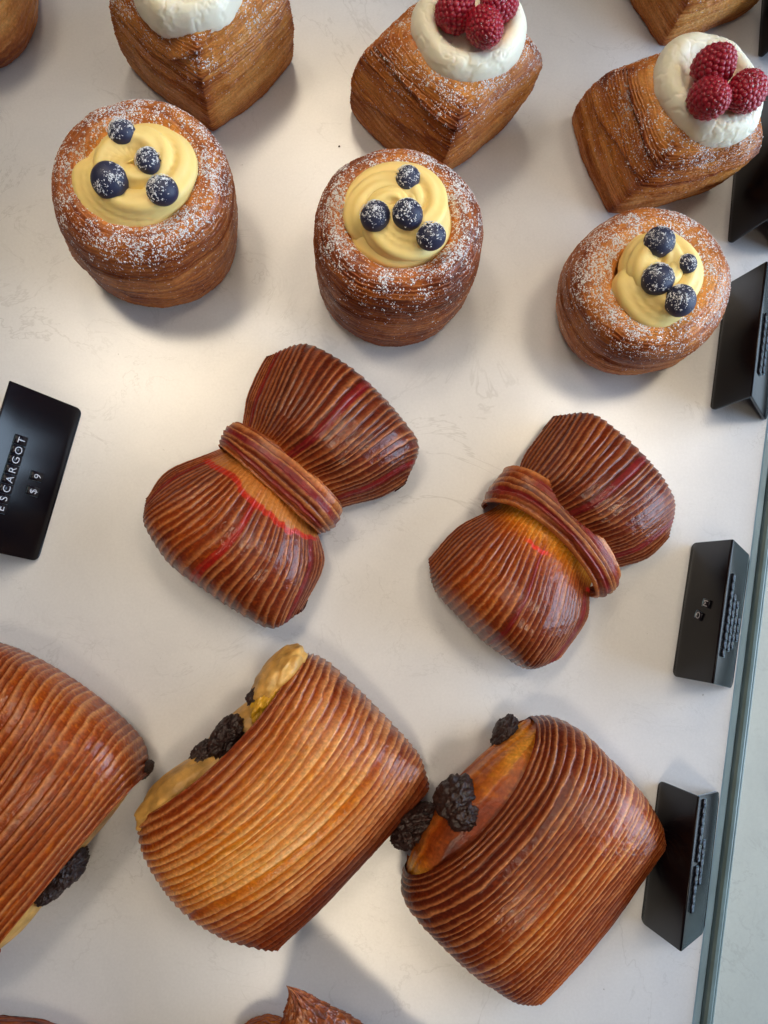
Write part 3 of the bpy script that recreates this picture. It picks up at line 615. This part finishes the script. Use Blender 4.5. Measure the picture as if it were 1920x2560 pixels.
PROF_C = [(0.93, 0), (0.965, .03), (0.99, .14), (1.01, .28), (1.02, .42), (1.01, .56), (0.985, .68), (0.93, .785), (0.85, .87), (0.75, .94), (0.64, .985), (0.53, 1.0), (0.44, .95), (.3, .88)]
def cube(label, c, D, H, rot, top, seed, folds, bake0, name='cube_pastry', cream=None, cat='pastry', slant=(0, 0), nf=7000):
    t = thing(name, label, cat, (c[0], c[1], 0), 'cube pastries topped with cream')
    def bk(th, arc, G):
        q = np.abs(np.sin(2 * th)); 
        return bake0 + 0.10 * (1 - smooth(.0, .08, arc)) - 0.16 * smooth(0.62, 0.80, arc) + 0.16 * (1 - smooth(0, .25, q)) * (arc < .75) - 0.12 * np.exp(-(((arc - .25) / .15) ** 2))
    G, N, arc, th = turned(t, c, PROF_C, [(0, 1.16), (.45, 1.15), (.62, 1.20), (.80, 1.5), (1, 2)], D, H, rot, top, 480, 330, 44, seed, bk, folds, slant=slant, amp=0.00050, vee=0.10)
    up = np.clip(N[..., 2], 0, 1); r = np.linalg.norm(G[..., :2] - np.array(c)[:2], axis=-1)
    w = up ** 1.2 * (arc[None] < 0.86) * (0.15 + smooth(-0.2, 0.5, fbm(G[..., 0] * 110, G[..., 1] * 110, G[..., 2] * 110))) * r * (smooth(.35, .6, arc)[None] * .93 + .07)
    flecks(G, N, w, nf, 0.00014, 0.00052, t, clump=4, spread=0.0006)
    w2 = smooth(.15, .35, arc)[None] * (arc[None] < .62) * np.clip(N[..., 2] + .35, 0, 1) * r
    flecks(G, N, w2, nf // 3, 0.0001, 0.00034, t, clump=2, spread=0.0006)
    if cream:
        cc, Rx, Ry, cr, rc, sd = cream
        nth, nv = 320, 120
        a = np.linspace(0, 2 * math.pi, nth, endpoint=False)[:, None]; v = np.linspace(0, 1, nv)[None]
        # outside foot -> over the ring -> inner well -> centre
        pr = spline(np.array([(0.97, -.9), (1.03, -.5), (1.04, 0.0), (.99, .5), (.90, .86), (.78, 1.0), (.66, .88), (.57, .55), (.48, .3), (.25, .2), (0.0, .2)]), nv, 0)
        wav = 1 + 0.03 * fbm(np.cos(a) * 2 + sd, np.sin(a) * 2, 0, 2) + 0.04 * np.exp(-((((a + cr + 1.95 + math.pi) % (2 * math.pi)) - math.pi) / .25) ** 2)
        X = pr[None, :, 0] * np.cos(a) * Rx * wav; Y = pr[None, :, 0] * np.sin(a) * Ry * wav; Z = pr[None, :, 1] * rc + 0 * a
        Gc = np.stack([X * math.cos(cr) - Y * math.sin(cr) + cc[0], X * math.sin(cr) + Y * math.cos(cr) + cc[1], Z + cc[2]], -1)
        Nc = normals(Gc, True)
        if Nc[0, nv // 2, 2] < 0: Nc = -Nc
        q = Gc * 80
        bl = fbm(q[..., 0] + sd, q[..., 1], q[..., 2], 4); cr_ = 1 - np.abs(fbm(q[..., 0] * 1.6, q[..., 1] * 1.6 + sd, q[..., 2] * 1.6, 3)) * 2.2
        rad_ = np.clip(pr[None, :, 0], 0, 1)
        Gc = Gc + Nc * ((0.0007 * bl - 0.0003 * smooth(0.6, 1.0, cr_)) * smooth(.1, .5, rad_))[..., None]
        part('whipped_cream', Gc, grid_faces(nth, nv, True), M_cream, t)
    return t
F2 = np.array([.0505, .2620]); L2 = np.array([-.002, .3035]); R2 = np.array([.0995, .3085])
def square_from(Fc, L, R):
    c = (L + R) / 2 * 0.5 + (Fc + (L - Fc) / 2 + (R - Fc) / 2) * 0.5
    return c, np.linalg.norm(Fc - c), np.linalg.norm(L - R) / 2, math.atan2(*(Fc - c)[::-1])
q = (L2 + R2) / 2
cube('cube pastry with white cream ring and three raspberries, in the middle of the top row', (.0460, .3040), (.0475, .0510), .0600, math.atan2(-.0450, .0000), (.0110, .0010), 5.0,
     [(0.0, 0.26, 0.10, 0.35, .0012), (-0.75, 0.60, -0.05, 0.85, .0022), (-0.8, 0.36, 0.12, 0.8, .0016), (0.8, 0.34, -0.06, 0.8, .0012)], 0.60,
     cream=(at(1172, 72, .0600), .0300, .0290, 0.5, .0088, 2.0))
cube('cube pastry with white cream ring and three raspberries, at the right beside the black cards', (.1730, .2800), (.0460, .0480), .0590, math.atan2(-.0380, -.0205), (.0125, -.0030), 12.0,
     [(-0.8, 0.62, -0.03, 0.8, .0018), (-0.8, 0.40, 0.10, 0.8, .0014), (0.75, 0.46, 0.05, 0.8, .0022), (0.8, 0.30, -0.05, 0.8, .0012)], 0.58,
     cream=(at(1770, 222, .0600), .0315, .0255, 2.15, .0085, 6.0), slant=(0.0, 0.0), nf=10500)
cube('cube pastry with a plain lump of white cream and no berries in view, top left', (-.0870, .3320), (.0465, .0500), .0610, math.atan2(.2855 - .3320, -.0840 + .0870), (.0020, .0030), 19.0,
     [(0.0, 0.66, 0.35, 0.5, .0014), (0.0, 0.50, 0.30, 0.55, .0010), (0.8, 0.40, 0.12, 0.7, .0014), (-0.8, 0.36, -0.1, 0.7, .0012)], 0.52,
     cream=(at(470, -42, .0600), .0290, .0280, 0.2, .0110, 9.0))
cube('cube pastry peeping in at the top right behind the raspberry one', (.2050, .3960), (.0460, .0480), .0580, math.atan2(-1, -.35), (.004, .002), 27.0,
     [(0.7, 0.4, 0.1, 0.8, .0016)], 0.50)
t = thing('round_pastry', 'smooth golden round pastry cut off by the top left corner', 'pastry', (-.2330, .3600, 0))
turned(t, (-.2330, .3600), PROF_R, [(0, 2.0), (1, 2)], (.0480, .0460), .0560, 0.0, (-.004, .004), 300, 150, 20, 33.0, lambda th, arc, G: 0.50 + 0.15 * (1 - smooth(0, .2, arc)))

# ------------------------------------------------------------------ berries
def fib(n):
    i = np.arange(n) + .5; ph = np.arccos(1 - 2 * i / n); th = math.pi * (1 + 5 ** .5) * i
    return np.stack([np.cos(th) * np.sin(ph), np.sin(th) * np.sin(ph), np.cos(ph)], -1)
def uv_sphere(n, m_):
    th = np.linspace(0, 2 * math.pi, n, endpoint=False)[:, None]; ph = np.linspace(-math.pi / 2, math.pi / 2, m_)[None]
    return np.stack([np.cos(ph) * np.cos(th), np.cos(ph) * np.sin(th), np.sin(ph) + 0 * th], -1)
class _o:  # an origin for flecks built in local coordinates
    location = (0, 0, 0)
# blueberry: flattened ball with a dimple and a ragged crown at its +x end
U = uv_sphere(56, 34); ax_ = np.clip(U[..., 0], -1, 1)
Vb = U * (1 + 0.03 * fbm(U[..., 0] * 1.5, U[..., 1] * 1.5, U[..., 2] * 1.5 + 4)[..., None])
dim = 1 - 0.20 * np.exp(-((1 - ax_) / .06)); Vb = Vb * np.array([.90, 1, 1]) * np.where(ax_ > 0, dim, 1)[..., None]
ME_BLUE = mesh('blueberry_skin', Vb, grid_faces(56, 34, True), M_blue)
cv, cf = [], []
for k in range(5):
    a0 = k * 2 * math.pi / 5
    for (da, r, x) in ((-.5, .24, .80), (.5, .24, .80), (0, .40, .93), (-.35, .18, .74), (.35, .18, .74), (0, .33, .84)):
        cv.append((x, r * math.cos(a0 + da), r * math.sin(a0 + da)))
    b = k * 6; cf += [(b, b + 1, b + 2), (b + 3, b + 5, b + 4), (b, b + 2, b + 5), (b, b + 5, b + 3), (b + 1, b + 4, b + 5), (b + 1, b + 5, b + 2)]
ME_CROWN = mesh('berry_crown', cv, cf, M_bluecrown, flat=True)
def blueberry(label, px, py, z, r, rx, rz, stretch, sugar):
    p = at(px, py, z)
    t = thing('blueberry', label, 'blueberry', p, 'blueberries on the custard pastries')
    s = link(ME_BLUE, 'skin', t); s.scale = (r * stretch, r, r * .95); s.rotation_euler = (0, rx, rz)
    k = link(ME_CROWN, 'crown', t); k.scale = (r * stretch, r, r * .95); k.rotation_euler = (0, rx, rz)
    Vs = uv_sphere(60, 40); nb = Vs.copy()
    w = np.clip(Vs[..., 2] * .8 + Vs[..., 1] * .25 - Vs[..., 0] * .2, 0, 1) ** 1.0 * (0.12 + smooth(-.25, .4, fbm(Vs[..., 0] * 3 + px, Vs[..., 1] * 3, Vs[..., 2] * 3))) * np.sqrt(np.maximum(1 - Vs[..., 2] ** 2, .03))
    pts = Vs * r * np.array([1, 1, .96]) * 1.0
    if stretch > 1: 
        d = np.array([math.cos(rz), math.sin(rz), 0]); pts = pts + (pts @ d)[..., None] * d * (stretch * .9 - 1)
    flecks(pts + p, nb, w, int(sugar * 2.2), 0.00012, 0.00045, t, clump=3, spread=0.0004)
BB = [('topmost blueberry on the left round pastry, heavily sugared', 305, 332, .070, .0068, .9, -1.2, 1, 330),
      ('blueberry just right of centre on the left round pastry, its crown facing right', 371, 403, .071, .0066, .1, .3, 1, 330),
      ('largest, egg-shaped blueberry at the left of the left round pastry', 275, 453, .070, .0088, .5, -1.0, 1.18, 420),
      ('lowest blueberry at the right on the left round pastry', 406, 477, .071, .0077, 1.2, -1.5, 1, 330),
      ('topmost blueberry on the middle round pastry, near its upper rim', 1019, 447, .067, .0066, -.3, 2.5, 1, 200),
      ('leftmost blueberry on the middle round pastry', 938, 541, .069, .0078, 1.0, -.5, 1, 260),
      ('blueberry in the centre of the custard on the middle round pastry', 1019, 537, .0715, .0079, 1.3, .5, 1, 220),
      ('lowest blueberry, at the lower right of the middle round pastry', 1078, 592, .069, .0074, -.4, 1.9, 1, 240),
      ('oval topmost blueberry on the right round pastry', 1648, 606, .066, .0078, .3, .6, 1.15, 240),
      ('smallest blueberry, at the right of the right round pastry', 1718, 660, .066, .0050, 1.2, .3, 1, 120),
      ('blueberry in the middle left of the custard on the right round pastry', 1644, 699, .067, .0083, 1.3, -1.0, 1, 260),
      ('lowest blueberry on the right round pastry, by the custard tip', 1700, 752, .066, .0081, .7, -.2, 1.05, 260)]
for b in BB: blueberry(*b)

# raspberry: drupelets packed on a blunt cone, fine fuzz
dp = fib(150); dp = dp[dp[:, 2] > -.8]
sp = uv_sphere(16, 11)
vv, ff, hv, hf = [], [], [], []
gf = grid_faces(16, 11, True)
for i, d in enumerate(dp):
    sh = 1 - .14 * max(d[2], 0)
    c_ = d * np.array([.81 * sh, .81 * sh, .94]); rr = .185 * (1 + .16 * (random.random() - .5))
    vv.append((sp * np.array([rr, rr, rr]) + c_).reshape(-1, 3)); ff.append(gf + i * len(sp.reshape(-1, 3)))
    for _ in range(2):
        nn = d + rng.normal(0, .12, 3); nn /= np.linalg.norm(nn); b = c_ + nn * rr * .9; e_ = b + (nn + rng.normal(0, .6, 3)) * .10; s_ = np.cross(nn, rng.normal(size=3)); s_ /= np.linalg.norm(s_); s_ *= .011
        hf.append([len(hv), len(hv) + 1, len(hv) + 2]); hv += [b - s_, b + s_, e_]
core = uv_sphere(28, 18) * np.array([.86, .86, .99]); ff.append(grid_faces(28, 18, True) + len(dp) * 16 * 11); vv.append(core.reshape(-1, 3))
ME_RASP = mesh('raspberry_flesh', np.concatenate(vv), np.concatenate(ff), M_rasp)
ME_FUZZ = mesh('raspberry_fuzz', np.array(hv), np.array(hf), M_hair, flat=True)
def raspberry(label, px, py, z, r, tilt, rz, tall, sugar):
    p = at(px, py, z)
    t = thing('raspberry', label, 'raspberry', p, 'raspberries in the cream of the cube pastries')
    R = Matrix.Rotation(rz, 3, 'Z') @ Matrix.Rotation(tilt, 3, 'X')
    for me, nm in ((ME_RASP, 'drupelets'), (ME_FUZZ, 'fuzz')):
        o = link(me, nm, t); o.scale = (r, r, r * tall); o.rotation_euler = R.to_euler()
        if nm == 'fuzz': o['kind'] = 'stuff'
    A = np.concatenate([v for v in vv[:-1]]); Nn = np.concatenate([sp.reshape(-1, 3)] * len(dp))
    Rm = np.array(R); A = (A * np.array([r, r, r * tall])) @ Rm.T; Nn = Nn @ Rm.T
    w = np.clip(Nn[:, 2], 0, 1) ** 1.5 * np.clip(A[:, 2] / r, 0, 1) * np.clip(.1 + fbm(A[:, 0] * 150 + px, A[:, 1] * 150, A[:, 2] * 150), 0, 1) + 1e-9
    flecks(A + p, Nn, w, sugar, 0.0001, 0.00034, t, clump=3, spread=0.0004)
for b in (('left raspberry on the middle cube pastry, cut by the top edge of the picture', 1138, 26, .0720, .0104, .9, 2.6, 1.05, 60),
          ('front raspberry on the middle cube pastry, resting lowest in the cream', 1211, 68, .0745, .0098, 1.0, .25, 1.25, 130),
          ('right raspberry on the middle cube pastry, half behind the front one', 1247, 8, .0720, .0098, .9, -1.0, 1.1, 90),
          ('upper raspberry on the right cube pastry, with hardly any sugar', 1784, 167, .0730, .0110, .5, 2.0, 1.0, 50),
          ('lower left raspberry on the right cube pastry, sprinkled with fine specks', 1773, 246, .0750, .0104, .7, .2, 1.15, 110),
          ('right raspberry on the right cube pastry, heavily sugared and overhanging the cream', 1866, 229, .0740, .0104, 1.1, -.6, 1.2, 300)):
    raspberry(*b)

t = thing('crumb', 'tiny dark crumb lying alone on the counter left of the middle cube pastry', 'crumb', at(848, 366, 0))
lump('crumb_body', at(848, 366, .0004), (.0007, .0005, .0005), M_choc, t, .4, 2, 5, n=16)

# ------------------------------------------------------------------ folded price cards
def plate_path(hb, wb, hf_, wf, r=0.0022):
    """cross-section from back foot over the ridge to front foot: list of (x, z), x to the right, ridge at x=0"""
    back, frontp = np.array([-wb, 0.0]), np.array([wf, 0.0]); top = np.array([0.0, hb])
    d1 = (top - back) / np.linalg.norm(top - back); d2 = (frontp - top) / np.linalg.norm(frontp - top)
    pts = []
    L1 = np.linalg.norm(top - back) - r; L2_ = np.linalg.norm(frontp - top) - r
    for s in [0, .0003, .0008, .0015, .0024, .0036, .006, L1 * .5, L1 * .8, L1]: pts.append(back + d1 * s)
    a, c_ = back + d1 * L1, top + d2 * r
    for k in range(1, 6):
        u = k / 6; pts.append((1 - u) ** 2 * a + 2 * u * (1 - u) * top + u * u * c_)
    for s in [L2_, L2_ * .8, L2_ * .5, .006, .0036, .0024, .0015, .0008, .0003, 0]: pts.append(frontp - d2 * s)
    return np.array(pts)
def card(label, bl, tl, wid_back, wid_front, h, thick=0.0018):
    """bl, tl: photo points of the ends of the back foot on the counter (lower and upper)"""
    a, b = at(*bl, 0.0), at(*tl, 0.0); ax = (b - a); Ln = np.linalg.norm(ax); ax /= Ln
    nx = np.array([ax[1], -ax[0], 0.0])                      # to the right of the card
    t = thing('price_card', label, 'price card', a * 1.0, 'folded black price cards')
    pth = plate_path(h, wid_back, h, wid_front); n = len(pth)
    d = np.gradient(pth, axis=0); d /= np.linalg.norm(d, axis=1, keepdims=True); nn = np.stack([-d[:, 1], d[:, 0]], -1)
    s = np.concatenate([[0], np.cumsum(np.linalg.norm(np.diff(pth, axis=0), axis=1))]); tot = s[-1]
    e_ = np.minimum(s, tot - s); rc = .0036
    ins = np.where(e_ < rc, rc - np.sqrt(np.maximum(rc ** 2 - (rc - e_) ** 2, 0)), 0)
    outer = pth + nn * 0; inner = pth - nn * thick
    inner[:, 1] = np.maximum(inner[:, 1], 0.0002); outer[:, 1] = np.maximum(outer[:, 1], 0.0003)
    bev = .0003; cols = []
    for (Q, i_) in ((inner, bev), (inner + nn * bev, 0), (outer - nn * bev, 0), (outer, bev)):
        cols.append((Q, i_))
    ring = cols + cols[::-1]; V = []
    for j, (Q, i_) in enumerate(ring):
        y = (ins + i_) if j < 4 else (Ln - ins - i_)
        V.append(a + nx * (Q[:, 0] + wid_back)[:, None] + ax * y[:, None] + np.array([0, 0, 1.0]) * Q[:, 1][:, None])
    V = np.array(V)                                       # 8 x n x 3
    Fc = grid_faces(8, n, True)
    k = lambda j, i: j * n + i
    me_f = Fc.tolist()
    for i in (0, n - 1):
        me_f.append([k(0, i), k(1, i), k(6, i), k(7, i)]); me_f.append([k(1, i), k(2, i), k(5, i), k(6, i)]); me_f.append([k(2, i), k(3, i), k(4, i), k(5, i)])
    o = part('folded_plate', V, me_f, M_sign, t)
    o.data.shade_smooth()
    md = o.modifiers.new('edge', 'EDGE_SPLIT'); md.split_angle = math.radians(50)
    top = np.array([0, 0, h]); ridge = a + nx * wid_back + top
    fd = nx * wid_front - top; fl = np.linalg.norm(fd); fd /= fl
    bd = -nx * wid_back - top; bd /= np.linalg.norm(bd)
    # (origin, along, letter up, normal) of the front and the back panel
    front = (ridge, ax, -fd, np.cross(ax, -fd)); back = (ridge, ax, bd, np.cross(ax, bd))
    return t, front, back, Ln, fl
FONT = {}
def glyph(ch):
    if ch not in FONT:
        cu = bpy.data.curves.new('glyph', 'FONT'); cu.body = ch; cu.size = 1.0; cu.extrude = 0.03; cu.offset = -0.012; cu.align_x = 'CENTER'; cu.align_y = 'CENTER'
        o = bpy.data.objects.new('glyph', cu); S.collection.objects.link(o)
        dg = bpy.context.evaluated_depsgraph_get(); me = bpy.data.meshes.new_from_object(o.evaluated_get(dg))
        bpy.data.objects.remove(o); me.materials.clear(); me.materials.append(M_letter); FONT[ch] = me
        co = np.zeros(len(me.vertices) * 3); me.vertices.foreach_get('co', co); co = co.reshape(-1, 3)
        co[:, :2] -= (co[:, :2].max(0) + co[:, :2].min(0)) / 2; me.vertices.foreach_set('co', co.ravel())
    return FONT[ch]
tw, thh, td = 0.0053, 0.0066, 0.0010
bx = np.array([[x, y, z] for z in (0, 1) for y in (-.5, .5) for x in (-.5, .5)]) * np.array([tw * .97, thh, td])
bx[4:, :2] *= 0.96
ME_TILE = mesh('letter_tile', bx, [[0, 1, 3, 2], [4, 6, 7, 5], [0, 4, 5, 1], [1, 5, 7, 3], [3, 7, 6, 2], [2, 6, 4, 0]][::-1], M_tile, flat=True)
# dull blue-grey print too small to read in the photo: plain strokes
def strokes(k):
    r_ = random.Random(k); v, f = [], []
    def bar(x0, y0, x1, y1, w):
        d = np.array([x1 - x0, y1 - y0]); L_ = np.linalg.norm(d); d = d / L_; n_ = np.array([-d[1], d[0]]) * w / 2
        b = len(v)
        for z in (0, .0002):
            for p_ in ((x0, y0), (x1, y1)):
                for s_ in (-1, 1): v.append((p_[0] + s_ * n_[0], p_[1] + s_ * n_[1], z))
        f.extend([[b, b + 1, b + 3, b + 2], [b + 4, b + 6, b + 7, b + 5], [b, b + 4, b + 5, b + 1], [b + 2, b + 3, b + 7, b + 6], [b, b + 2, b + 6, b + 4], [b + 1, b + 5, b + 7, b + 3]])
    w, h_ = .0013, .0021
    bar(-w, -h_, -w, h_, .0006)
    if r_.random() < .6: bar(-w, h_, w, h_ * .98, .0006)
    if r_.random() < .6: bar(w, -h_, w, h_, .0006)
    if r_.random() < .5: bar(-w, 0, w, .0001, .0006)
    return mesh('tile_mark', np.array(v), np.array(f), M_mark, flat=True)
STROKES = [strokes(i) for i in range(6)]
def put_tile(t, panel, x, y, ch=None, rot=0.0, size=0.0056, k=0, sc=1.0):
    o0, ax, up, nr = panel
    p = o0 + ax * x + up * y + nr * 0.0002
    Rm = Matrix([[ax[i], up[i], nr[i]] for i in range(3)]) @ Matrix.Rotation(rot, 3, 'Z')
    tl = link(ME_TILE, 'letter_tile', t, p - np.array(t.location)); tl.rotation_euler = Rm.to_euler(); tl.scale = (sc,) * 3
    if ch:
        g = link(glyph(ch), 'letter', tl); g.scale = (size,) * 3; g.location = (0, 0, td)
    else:
        g = link(STROKES[k % 6], 'tile_mark', tl); g.location = (0, 0, td)
def on_panel(panel, px, py):
    o0, ax, up, nr = panel
    w = CM @ np.array([px - CX, -(py - CY), -F]); o = np.array([0, 0, CAMZ])
    s = ((o0 - o) @ nr) / (w @ nr); p = o + w * s - o0
    return p @ ax, p @ up

HR, WB, WF = 0.034, 0.0070, 0.0270
# left card: its lettered front faces right; only that face is in the picture
fa, fb = at(96, 1404, 0), at(207, 1024, 0); axl = (fb - fa) / np.linalg.norm(fb - fa); nl = np.array([axl[1], -axl[0], 0])
def inv(p):  # photo point of a world point
    c_ = (p - np.array([0, 0, CAMZ])) @ CM; return (CX + F * c_[0] / -c_[2], CY - F * c_[1] / -c_[2])
t, fr, bk, Ln, fl = card('black price card reading ESCARGOT $ 9 at the left edge of the picture', inv(fa - nl * (WB + WF)), inv(fb - nl * (WB + WF)), WB, WF, HR)
for ch, px, py in (('T', 51, 1101), ('O', 43.5, 1126), ('G', 36, 1150), ('R', 28.5, 1174), ('A', 21, 1198), ('C', 13.5, 1222), ('S', 6, 1246), ('E', -1.5, 1270), ('9', 91, 1191), ('$', 81, 1228)):
    x, y = on_panel(fr, px, py); put_tile(t, fr, x, y, ch)
t, fr, bk, Ln, fl = card('black price card with a loose O and M on its back, right of the bows', (1680, 1690), (1729, 1357), WB, WF, HR)
x, y = on_panel(bk, 1749, 1539); put_tile(t, bk, x, y, 'O', rot=-.35, size=.0058, sc=.85)
x, y = on_panel(bk, 1768, 1509); put_tile(t, bk, x, y, 'M', rot=-.2, size=.0058, sc=.85)
def rows_of_tiles(t, fr, Ln, fl, spec, seed):
    for r, (x0, n_) in enumerate(spec):
        for i in range(n_):
            put_tile(t, fr, x0 + i * 0.0044, -0.0092 - r * 0.0082, None, k=seed + r * 5 + i * 3, sc=0.83)
rows_of_tiles(t, fr, Ln, fl, [(.0165, 10), (.0205, 7), (.0225, 6), (.0275, 3)], 1)
t, fr, bk, Ln, fl = card('black price card at the lower right, touched by the dark chocolate roll', (1601, 2305), (1646, 1950), WB, WF, HR)
rows_of_tiles(t, fr, Ln, fl, [(.0190, 5), (.0310, 5)], 4)
for i in range(7): put_tile(t, fr, .0430 + i * .0044, -.0092, None, k=i, sc=0.83)
t, fr, bk, Ln, fl = card('black price card at the right edge beside the right blueberry pastry', (1774, 1026), (1813, 712), WB, WF, HR)
rows_of_tiles(t, fr, Ln, fl, [(.0175, 8), (.0215, 6)], 2)
t, fr, bk, Ln, fl = card('black price card at the right edge, half hidden behind the right cube pastry', (1818, 611), (1846, 280), WB, WF, HR)
rows_of_tiles(t, fr, Ln, fl, [(.0175, 8), (.0215, 6)], 5)
t, fr, bk, Ln, fl = card('black price card in the top right corner, only a sliver in view', (1894, 148), (1915, -170), WB, WF, HR)
rows_of_tiles(t, fr, Ln, fl, [(.0175, 8), (.0215, 6)], 3)

# ------------------------------------------------------------------ pastries at the bottom edge
t = thing('almond_croissant', 'flaky dark brown croissant with a pointed torn tip at the bottom edge', 'pastry', (*at(740, 2640, 0)[:2], 0))
n_, m2_ = 260, 150
cpx = at(745, 2640, .02)
th = np.linspace(0, 2 * math.pi, n_, endpoint=False)[:, None]; ph = np.linspace(-.5, math.pi / 2, m2_)[None]
def shell(name, c, rx, ry, rz_, rot, seed, bake, rough, mat, tip=None):
    d = np.stack([np.cos(ph) * np.cos(th), np.cos(ph) * np.sin(th), np.sin(ph) + 0 * th], -1)
    V = d * np.array([rx, ry, rz_]); 
    q_ = d * 2 + seed; lay = d[..., 2] * 9 + 2.5 * fbm(q_[..., 0], q_[..., 1], q_[..., 2]); fl_ = lay - np.floor(lay)
    r_ = fbm(q_[..., 0] * 4, q_[..., 1] * 4, q_[..., 2] * 4, 4)
    V = V * (1 + rough * (.08 * (fl_ - .5) + .10 * r_))[..., None]
    if tip is not None:
        ta, tl_, tw_ = tip; dth = (th - ta + math.pi) % (2 * math.pi) - math.pi
        g = np.exp(-np.abs(dth) / tw_) * np.exp(-((ph - .25) / .45) ** 2)
        V = V * (1 + tl_ * g)[..., None]
    cr, sr = math.cos(rot), math.sin(rot)
    V = np.stack([V[..., 0] * cr - V[..., 1] * sr, V[..., 0] * sr + V[..., 1] * cr, V[..., 2]], -1) + np.array(c); V[..., 2] = np.maximum(V[..., 2], .0003)
    b = np.clip(bake + .25 * fbm(q_[..., 0] * 3, q_[..., 1] * 3, q_[..., 2] * 3) + .3 * (fl_ - .5) , 0, 1)
    fleck = smooth(.25, .5, fbm(q_[..., 0] * 14, q_[..., 1] * 14, q_[..., 2] * 14))
    col = mixc(ramp(b, BAKE), srgb(190, 130, 100) + 0 * d, fleck * .5 * rough)
    part(name, V, grid_faces(n_, m2_, True), mat, t, col=col, uv=np.stack([th + 0 * ph, ph + 0 * th], -1) * .05)
n_h, m_h = 170, 200
tip, root = at(737, 2463, .046), at(842, 2760, .022)
u = np.linspace(0, 1, n_h)[:, None]; v = np.linspace(0, 2 * math.pi, m_h, endpoint=False)[None]
ax = root - tip; ax /= np.linalg.norm(ax); sd_ = np.cross(ax, [0, 0, 1.0]); sd_ /= np.linalg.norm(sd_); up_ = np.cross(sd_, ax)
cen = tip + (root - tip) * u[..., None] + np.array([-.004, .0, .0]) * np.exp(-u / .06)[..., None]
rad = .046 * u ** 1.0 * (1 + .05 * fbm(u * 6, np.cos(v) * 1.2, np.sin(v) * 1.2))
lay = u * 16 + 1.6 * fbm(u * 3, np.cos(v) * 1.5, np.sin(v) * 1.5); fr_ = lay - np.floor(lay)
rad = rad * (1 + .07 * (fr_ - .5)) + .0012 * fbm(u * 22, np.cos(v) * 6, np.sin(v) * 6, 4) * smooth(0, .1, u)
G = cen + (np.cos(v) * rad)[..., None] * sd_ + (np.sin(v) * rad * .55)[..., None] * up_
G[..., 2] = np.maximum(G[..., 2], .0003)
b = .78 + .22 * fbm(u * 9, np.cos(v) * 3, np.sin(v) * 3) + .22 * (fr_ - .5)
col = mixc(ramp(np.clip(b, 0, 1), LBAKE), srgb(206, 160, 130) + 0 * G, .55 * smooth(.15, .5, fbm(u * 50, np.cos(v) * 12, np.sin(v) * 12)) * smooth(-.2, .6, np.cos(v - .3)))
G = np.swapaxes(G, 0, 1); col = np.swapaxes(col, 0, 1)
part('croissant_crust', G, grid_faces(m_h, n_h, True), M_crust, t, col=col, uv=np.stack(np.broadcast_arrays(np.swapaxes(v, 0, 1), u.T), -1) * .05)
shell('croissant_side_fold', at(668, 2672, .010), .020, .022, .026, 0.3, 7.3, .50, .25, M_crust)
t = thing('round_brown_pastry', 'low brown pastry with only its rounded top showing in the bottom left corner', 'pastry', (*at(20, 2650, 0)[:2], 0))
shell('crust', at(20, 2696, .010), .048, .024, .036, -.15, 12.3, .68, .25, M_crust)
